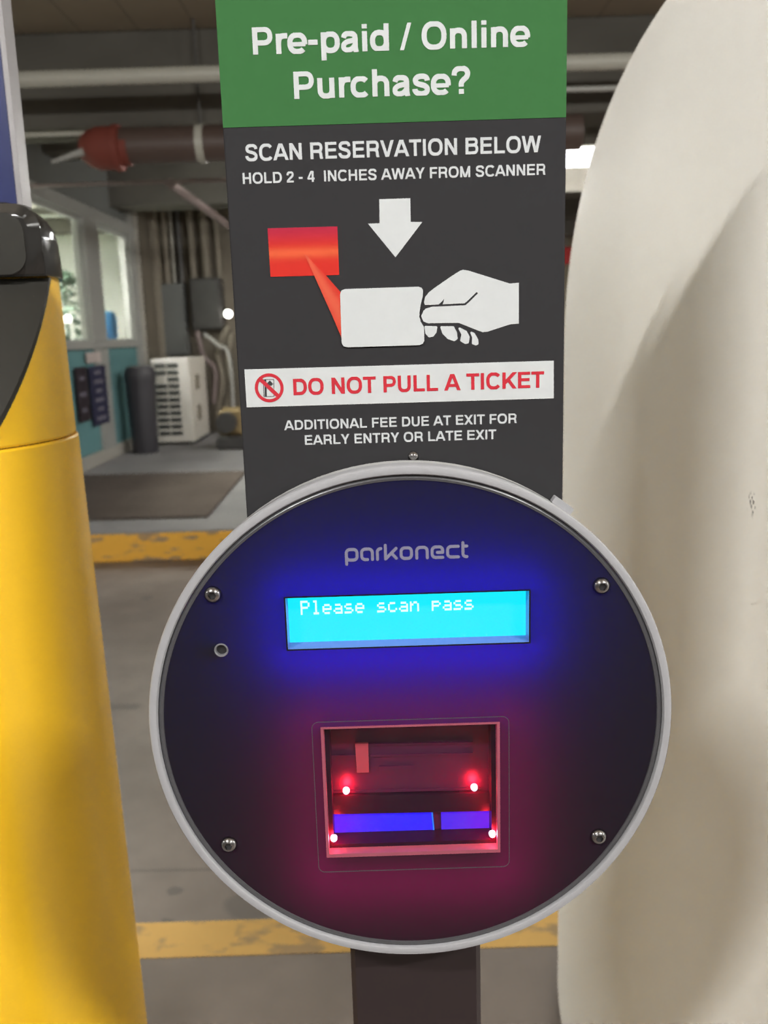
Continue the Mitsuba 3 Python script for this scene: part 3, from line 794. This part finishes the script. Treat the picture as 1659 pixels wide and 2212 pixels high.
obj('shell', shell, 'shell_white', CAB, smooth=True)
ring_b = np.array(cab_ring(0.0, 0.02))[:, :2]
pl = trimesh.creation.extrude_polygon(Polygon(ring_b), 0.04, engine='earcut')
obj('plinth', pl, 'post_black', CAB)

# ------------------------------------------------------------------ office booth on the kerb island
BXW = -2.58
zsill, ztopw = 1.255, 2.345


def wy(px, py, x=BXW):
    return at(px, py, 0, x)[1]


yA0, yA1, yB0, yB1 = 6.6, wy(182, 560), wy(212, 560), wy(278, 560)
yEnd = 9.75
OFFICE = 'wall_office'
obj('wall_office', bx(BXW - 0.08, BXW, 5.2, yEnd, KERB + 0.10, zsill - 0.05), 'teal_panel'); tag(OFFICE, kind='structure')
obj('base_board', bx(BXW - 0.07, BXW + 0.02, 5.2, yEnd, KERB, KERB + 0.12, 0.004), 'pale_trim', OFFICE, label='pale base board')
obj('fascia', bx(BXW - 0.08, BXW, 5.2, yEnd, ztopw + 0.10, 3.02), 'panel_grey', OFFICE)
obj('sill', bx(BXW - 0.09, BXW + 0.03, 5.2, yEnd, zsill - 0.055, zsill + 0.015, 0.005), 'grey_frame', OFFICE)
obj('head', bx(BXW - 0.09, BXW + 0.03, 5.2, yEnd, ztopw, ztopw + 0.11, 0.005), 'grey_frame', OFFICE)
ym = (yA1 + yB0) / 2
obj('mullion', bx(BXW - 0.09, BXW + 0.02, yA1, yB0, KERB + 0.1, ztopw + 0.02, 0.004), 'grey_frame', OFFICE)
obj('mullion', bx(BXW - 0.09, BXW + 0.02, 6.45, yA0, KERB + 0.1, ztopw + 0.02, 0.004), 'grey_frame', OFFICE)
obj('corner_post', bx(BXW - 0.10, BXW + 0.02, yB1, yEnd, KERB + 0.1, 2.7, 0.004), 'grey_frame', OFFICE)
obj('corner_trim', bx(BXW - 0.03, BXW + 0.05, yEnd - 0.02, yEnd + 0.06, KERB, 2.7, 0.004), 'pale_trim', OFFICE, label='pale corner trim')
for kk, (y0, y1) in enumerate(((yA0, yA1), (yB0, yB1))):
    w_ = f'window_{kk + 1}'
    v = np.array([[BXW - 0.04, y0, zsill], [BXW - 0.04, y1, zsill], [BXW - 0.04, y1, ztopw], [BXW - 0.04, y0, ztopw]])
    fr = sbox(y0, zsill, y1, ztopw).difference(sbox(y0 + 0.03, zsill + 0.03, y1 - 0.03, ztopw - 0.03))
    m = trimesh.creation.extrude_polygon(fr, 0.05, engine='earcut')
    m.apply_transform(np.array([[0, 0, 1, BXW - 0.07], [1, 0, 0, 0], [0, 1, 0, 0], [0, 0, 0, 1.0]]))
    obj(w_, trimesh.Trimesh(v, [[0, 1, 2], [0, 2, 3]], process=False), 'clear_pane'); tag(w_, kind='structure')
    obj('frame', m, 'grey_frame', w_)
# the lit room inside
obj('wall_inner', bx(-5.6, -5.5, 5.2, 12.1, KERB, 3.02), 'office_white'); tag('wall_inner', kind='structure')
obj('wall_end', bx(-5.5, BXW - 0.08, 12.0, 12.1, KERB, 3.02), 'office_white'); tag('wall_end', kind='structure')
obj('wall_side', bx(BXW - 0.08, BXW + 0.06, yEnd + 0.07, 12.1, KERB, 3.02), 'grimy_wall'); tag('wall_side', kind='structure')
obj('wall_near', bx(-5.5, BXW - 0.08, 5.2, 5.3, KERB, 3.02), 'office_white'); tag('wall_near', kind='structure')
obj('ceiling_office', bx(-5.5, BXW - 0.08, 5.3, 12.0, 2.75, 2.8), 'office_white'); tag('ceiling_office', kind='structure')
ol = thing('office_lamp', 'bright panel lamp on the ceiling inside the lit office', 'lamp')
obj('frame', bx(-4.6, -3.4, 7.8, 9.9, 2.72, 2.75), 'lamp_white', ol)
obj('diffuser', bx(-4.55, -3.45, 7.85, 9.85, 2.712, 2.72), 'lamp_white', ol, emit=(125.0, 131.0, 112.0), weight=3)

bt = at(225, 745, 0, BXW - 0.45)
bot = thing('water_bottle', 'large blue water bottle inside the office window', 'bottle')
r_ = 0.165
zb = zsill - 0.02
m = lathe([(0, 0), (r_ * .4, 0), (r_ * .95, 0.06), (r_, 0.09), (r_ * .96, 0.14), (r_, 0.18), (r_, 0.30), (r_ * .85, 0.36), (0, 0.38)], 32)
m.apply_translation((BXW - 0.62, wy(222, 720, BXW - 0.62), zb))
obj('jug', m, 'bottle_blue', bot, smooth=40)
cl = trimesh.creation.cylinder(radius=0.15, height=zb - KERB, sections=24); cl.apply_translation((BXW - 0.62, wy(222, 720, BXW - 0.62), (zb + KERB) / 2))
obj('stand', cl, 'unit_white', bot, smooth=40)
dl = thing('desk_lamp', 'small bright lamp shining behind the office window mullion', 'lamp')
lp2 = at(198, 706, 0, BXW - 0.30)
m = trimesh.creation.icosphere(subdivisions=2, radius=0.045); m.apply_scale((1, 1.25, 0.62)); m.apply_translation(lp2)
obj('bulb', m, 'lamp_white', dl, smooth=True, emit=(6.0, 5.6, 4.6))
obj('stem', tube((lp2[0], lp2[1], zsill + 0.0), (lp2[0], lp2[1], lp2[2] - 0.02), 0.012, 10), 'steel_grey', dl)
pp = thing('potted_plant', 'dark leafy plant behind the office window beside the yellow dispenser', 'plant')
pc = at(150, 742, 0, BXW - 0.5)
rng = np.random.default_rng(3)
lv = []
for q_ in range(70):
    h_ = rng.uniform(0.0, 1.0)
    c_ = np.array([pc[0] + rng.normal(0, 0.07), pc[1] + rng.normal(0, 0.08) * (1.2 - 0.5 * h_), zsill - 0.05 + h_ * 0.75])
    m = trimesh.creation.icosphere(subdivisions=1, radius=1.0); m.apply_scale((0.06, 0.03, 0.006))
    m.apply_transform(trimesh.transformations.euler_matrix(rng.uniform(-1, 1), rng.uniform(-1, 1), rng.uniform(0, 6.28)))
    m.apply_translation(c_)
    lv.append(m)
obj('foliage', trimesh.util.concatenate(lv), 'leaf_dark', pp, smooth=30)
labels[pp + '__foliage'] = {'kind': 'stuff'}
obj('stem', tube((pc[0], pc[1], zsill - 0.12), (pc[0], pc[1], zsill + 0.62), 0.012, 8), 'leaf_dark', pp)
m = lathe([(0, 0), (0.09, 0), (0.12, 0.22), (0.11, 0.22), (0.10, 0.19), (0, 0.19)], 24); m.apply_translation((pc[0], pc[1], zsill - 0.32))
obj('pot', m, 'panel_grey', pp, smooth=40)
obj('stand', bx(pc[0] - 0.15, pc[0] + 0.15, pc[1] - 0.15, pc[1] + 0.15, KERB, zsill - 0.32, 0.01), 'unit_white', pp)


def on_wall(px0, px1, py0, py1, x=BXW + 0.002, t=0.004):
    y0, y1 = wy(px0, (py0 + py1) / 2), wy(px1, (py0 + py1) / 2)
    ymid = (px0 + px1) / 2
    z1, z0 = at(ymid, py0, 0, BXW)[2], at(ymid, py1, 0, BXW)[2]
    return bx(x, x + t, y0, y1, z0, z1), (y0, y1, z0, z1)


m, r4 = on_wall(180, 213, 761, 784, BXW + 0.021)
tag(obj('paper_notice', m, 'paper_white'), 'small white paper notice under the office window', 'notice')
for (a_, mat_, lab_, cnt) in (((160, 186, 793, 912), 'poster_dark', 'dark brown notice board on the office wall beside the yellow dispenser', 3), ((191, 226, 790, 918), 'poster_navy', 'dark navy notice with rows of pale marks under the white paper', 6)):
    m, (y0, y1, z0, z1) = on_wall(*a_, BXW + 0.021, 0.006)
    t = thing('notice_board', lab_, 'notice board')
    obj('board', m, mat_, t)
    for q_ in range(cnt):
        zc = z1 - (z1 - z0) * (q_ + 0.7) / (cnt + 0.4)
        w0, w1 = (0.22, 0.78) if q_ % 2 else (0.3, 0.7)
        mk = bx(BXW + 0.027, BXW + 0.029, y0 + (y1 - y0) * w0, y0 + (y1 - y0) * w1, zc - (z1 - z0) * 0.032, zc + (z1 - z0) * 0.032)
        obj('printed_mark', mk, 'poster_print', t)

# ------------------------------------------------------------------ things on the island
pm = [at(px_, py_, 2, KERB)[:2] for px_, py_ in ((190, 1025), (520, 1025), (450, 1120), (150, 1120))]
pm[1], pm[2] = np.array([-1.13, 7.2]), np.array([-1.10, 5.36])
pm[0], pm[3] = np.array([-2.52, 7.25]), np.array([-2.5, 5.40])
mm = trimesh.creation.extrude_polygon(Polygon(pm), 0.012, engine='earcut'); mm.apply_translation((0, 0, KERB))
tag(obj('floor_mat', mm, 'mat_fibre'), 'dark brown rectangular floor mat on the grey kerb island', 'mat')

bc = at(300, 982, 2, KERB)
b0, b1 = at(268, 900, 1, bc[1]), at(333, 900, 1, bc[1])
zbt = at(300, 815, 1, bc[1])[2]
rb = (b1[0] - b0[0]) / 2
BIN = thing('trash_bin', 'dark round trash bin at the office corner beside the white air conditioner', 'bin')
m = lathe([(0, 0), (rb * .82, 0), (rb * .85, 0.02), (rb, zbt - KERB - 0.05), (rb * 1.04, zbt - KERB - 0.045), (rb * 1.04, zbt - KERB), (rb * .97, zbt - KERB), (rb * .8, 0.03), (0, 0.03)], 36)
m.apply_translation(((b0[0] + b1[0]) / 2, bc[1] + rb, KERB)); obj('barrel', m, 'bin_dark', BIN, smooth=40)
m = lathe([(rb * .5, 0), (rb * 1.07, 0), (rb * 1.07, 0.03), (rb * .9, 0.09), (rb * .5, 0.11)], 36)
m.apply_translation(((b0[0] + b1[0]) / 2, bc[1] + rb, zbt)); obj('lid', m, 'bin_dark', BIN, smooth=40)

# air conditioner: front with two columns of slots, receding side
ac_a, ac_b = at(331, 962, 2, KERB), at(419, 962, 2, KERB)
ya_ = (ac_a[1] + ac_b[1]) / 2
ax0, ax1 = at(331, 870, 1, ya_)[0], at(415, 870, 1, ya_)[0]
za1 = at(370, 774, 1, ya_)[2]
AC = thing('air_conditioner', 'white outdoor air conditioner unit with two columns of dark slots beside the trash bin', 'air conditioner')
aw, ah = ax1 - ax0, za1 - KERB
obj('body', bx(ax0, ax1, ya_, ya_ + 0.85, KERB + 0.03, za1, 0.012), 'unit_white', AC)
for q_ in range(11):
    zc = za1 - ah * (0.085 + 0.0775 * q_)
    for c_ in (0, 1):
        if q_ == 2 and c_ == 0:
            continue
        xa = ax0 + aw * (0.10 + 0.32 * c_)
        obj('vent_slot', bx(xa, xa + aw * 0.28, ya_ - 0.004, ya_ + 0.002, zc - ah * 0.023, zc + ah * 0.023), 'unit_dark', AC)
for s_ in (0, 1):
    obj('foot', bx(ax0 + 0.02 + s_ * (aw - 0.09), ax0 + 0.07 + s_ * (aw - 0.09), ya_ + 0.02, ya_ + 0.80, KERB, KERB + 0.032), 'unit_dark', AC)
for zz in (0.72, 0.36):
    obj('side_handle', bx(ax1 - 0.001, ax1 + 0.006, ya_ + 0.25, ya_ + 0.42, KERB + ah * zz - 0.09, KERB + ah * zz + 0.07), 'column_tan', AC)

# columns, electrical boxes and pipes on the grimy wall
YW = 10.58


def wall_box(px0, px1, py0, py1, y=YW, dep=0.12, ch=0.01):
    a_, b_ = at(px0, (py0 + py1) / 2, 1, y - dep), at(px1, (py0 + py1) / 2, 1, y - dep)
    pm_ = (px0 + px1) / 2
    return bx(a_[0], b_[0], y - dep, y, at(pm_, py1, 1, y - dep)[2], at(pm_, py0, 1, y - dep)[2], ch)


col = wall_box(309, 344, 470, 775, dep=0.30)
tag(obj('tan_column', bx(col.bounds[0][0], col.bounds[1][0], YW - 0.3, YW, KERB, 3.0, 0.01), 'column_tan'), 'tan square column between the office corner and the grey electrical box', 'column')
eb = thing('electrical_box', 'grey electrical box mounted above the white air conditioner', 'electrical box')
obj('case', wall_box(344, 400, 612, 768, dep=0.2), 'panel_grey', eb)
obj('door', wall_box(348, 396, 618, 762, y=YW - 0.2, dep=0.012, ch=0.002), 'panel_grey', eb)
db = thing('junction_box', 'black box mounted on the wall close to the tall sign', 'electrical box')
obj('case', wall_box(412, 478, 600, 712, dep=0.25), 'panel_black', db)
obj('door', wall_box(416, 474, 605, 707, y=YW - 0.25, dep=0.012, ch=0.002), 'panel_black', db)
for pxc, wpx, mat_, lab_ in ((362, 9, 'column_tan', 'thick tan conduit rising above the grey electrical box'), (377, 5, 'pipe_pale', 'thin pale conduit rising above the grey electrical box'),
                             (392, 7, 'pipe_dark', 'dark conduit rising beside the black wall box'), (418, 8, 'column_tan', 'tan conduit directly above the left side of the black wall box'),
                             (446, 10, 'column_tan', 'wide tan conduit above the middle of the black wall box'), (474, 7, 'column_tan', 'tan conduit beside the edge of the tall sign')):
    a_, b_ = at(pxc, 600, 1, YW - 0.1), at(pxc, 480, 1, YW - 0.1)
    rad = wpx * (YW - 0.1) / F / 2 * 1.6
    zlow = 2.05 if pxc < 405 else at(pxc, 605, 1, YW - 0.2)[2]
    zlow = at(pxc, 615, 1, YW - 0.2)[2]
    t = tag(obj('wall_conduit', tube((a_[0], YW - 0.10, zlow), (a_[0], YW - 0.10, 3.0), rad, 14), mat_, smooth=40), lab_, 'pipe')
wl = thing('wall_lamp', 'small bright wall lamp close to the left edge of the tall sign', 'lamp')
lw = at(493, 678, 1, YW - 0.3)
m = trimesh.creation.icosphere(subdivisions=2, radius=0.045); m.apply_translation(lw)
obj('bulb', m, 'lamp_white', wl, smooth=True, emit=(14.0, 13.5, 12.0))
obj('arm', tube(lw + [0, 0.04, 0], (lw[0], YW + 0.02, lw[2]), 0.014, 10), 'steel_grey', wl)
for q_, (pts, mat_, lab_) in enumerate((
        ([(492, 705), (470, 760), (480, 820), (470, 900), (490, 940)], 'column_tan', 'tan looping hose beside the air conditioner'),
        ([(425, 715), (440, 770), (465, 800), (462, 870)], 'pipe_mauve', 'brownish hose hanging behind the air conditioner'),
        ([(500, 720), (492, 780), (500, 850), (480, 900), (486, 945)], 'column_tan', 'hose nearest the tall sign'),
        ([(440, 720), (470, 745), (495, 770), (505, 900), (508, 950)], 'steel_grey', 'grey bent pipe sloping towards the tall sign'))):
    P_ = [at(u_, v_, 1, YW - 0.25 - 0.06 * q_) for u_, v_ in pts]
    for p_ in P_:
        p_[2] = max(p_[2], KERB + 0.04)
    tag(obj('hose', path_tube(P_, 0.035 - 0.004 * q_), mat_, smooth=50), lab_, 'hose')
mt = thing('small_motor', 'rusty yellow machine on the floor to the right of the air conditioner', 'machine')
mc = at(497, 900, 1, 9.0)
mz = KERB
obj('body', bx(mc[0] - 0.10, mc[0] + 0.16, 8.85, 9.1, mz + 0.12, mz + 0.40, 0.04), 'rust_yellow', mt)
obj('motor', tube((mc[0] + 0.0, 8.72, mz + 0.27), (mc[0] + 0.0, 8.9, mz + 0.27), 0.10, 20), 'panel_black', mt, smooth=40)
obj('base', bx(mc[0] - 0.11, mc[0] + 0.18, 8.75, 9.15, mz, mz + 0.13, 0.02), 'panel_black', mt)

# ------------------------------------------------------------------ under the ceiling
yp = 5.0
z_p = (at(250, 150, 1, yp)[2] + at(250, 182, 1, yp)[2]) / 2
tag(obj('ceiling_pipe', tube((-5.7, yp, z_p), (5.5, yp, z_p), 0.040, 24), 'pipe_pale', smooth=40), 'long pale pipe crossing under the ceiling in front of the first beam', 'pipe')
zq = at(120, 290, 1, 5.4)[2]
xq = at(197, 288, 1, 5.4)[0]
tag(obj('thin_conduit', tube((-5.7, 5.4, zq), (xq, 5.4, zq), 0.013, 12), 'pipe_pale', smooth=40), 'thin pale conduit ending at the red pipe coupling', 'pipe')
zr = at(380, 312, 1, 5.4)[2]
xr0, xr1 = at(262, 312, 1, 5.4)[0], 1.2
big = thing('sprinkler_main', 'large dark brown pipe with a red coupling end', 'pipe')
obj('pipe', tube((xr0, 5.4, zr), (xr1, 5.4, zr), 0.098, 32), 'pipe_brown', big, smooth=40)
xv = at(228, 318, 1, 5.4)[0]
m = lathe([(0, -0.14), (0.06, -0.14), (0.095, -0.10), (0.118, -0.04), (0.118, 0.05), (0.128, 0.055), (0.128, 0.09), (0.10, 0.10), (0.10, 0.14), (0, 0.14)], 32)
m.apply_transform(trimesh.transformations.rotation_matrix(math.pi / 2, (0, 1, 0))); m.apply_translation((xv, 5.4, zr - 0.01))
obj('coupling', m, 'valve_red', big, smooth=30, label='dull red coupling end')
hx = at(428, 310, 1, 5.3)[0]
st = thing('pipe_hanger', 'pale strap hanger around the dark brown pipe', 'hanger')
hm = trimesh.creation.annulus(0.099, 0.104, 0.045, sections=40)
hm.apply_transform(trimesh.transformations.rotation_matrix(math.pi / 2, (0, 1, 0))); hm.apply_translation((hx, 5.4, zr))
obj('strap', hm, 'pipe_pale', st, smooth=30)
obj('rod', tube((hx, 5.4, zr + 0.1), (hx, 5.4, 3.02), 0.008, 8), 'pipe_dark', st)
lv0, lv1 = at(112, 350, 1, 5.24), at(180, 327, 1, 5.24)
tag(obj('valve_lever', tube(lv0, lv1, 0.010, 10, 0.022), 'steel_grey', smooth=40), 'pale tapered lever sticking out beside the red coupling', 'lever')
zc_ = at(250, 396, 1, 6.4)[2]
tag(obj('low_conduit', tube((-5.5, 6.4, zc_), (1.0, 6.4, zc_), 0.014, 12), 'pipe_mauve', smooth=40), 'thin grey conduit running below the brown pipe', 'pipe')
d0, d1 = at(368, 396, 1, 6.45), at(500, 492, 1, 9.2)
tag(obj('sloping_pipe', tube(d0, d1, 0.035, 16), 'pipe_mauve', smooth=40), 'grey mauve pipe running back along the ceiling to the tall sign', 'pipe')
nb = at(197, 92, 1, 4.9)
fx = thing('ceiling_box', 'small pale junction box on the dark ceiling', 'junction box')
nz = at(197, 92, 2, 3.0)
obj('box', bx(nz[0] - 0.09, nz[0] + 0.09, nz[1] - 0.06, nz[1] + 0.06, 2.95, 3.02, 0.006), 'steel_grey', fx)
# right side: conduits between the sign and the white cabinet
for (py_, y_, rad, mat_, lab_) in ((192, 5.3, 0.017, 'steel_grey', 'thin grey conduit below the pale ceiling pipe'), (408, 9.8, 0.03, 'pipe_mauve', 'grey conduit below the lit lamp')):
    zz = at(1260, py_, 1, y_)[2]
    tag(obj('side_conduit', tube((0.5, y_, zz), (5.5, y_, zz), rad, 14), mat_, smooth=40), lab_, 'pipe')
ex = at(1224, 552, 1, 14.0)
tag(obj('red_sign', bx(ex[0] - 0.12, ex[0] + 0.10, 13.98, 14.02, ex[2] - 0.13, ex[2] + 0.13, 0.01), 'exit_red'), 'small red sign between the tall sign and the white cabinet', 'sign')
obj('arm', bx(ex[0] - 0.01, ex[0] + 0.01, 13.99, 14.01, ex[2] + 0.12, 3.02), 'steel_grey', 'red_sign')
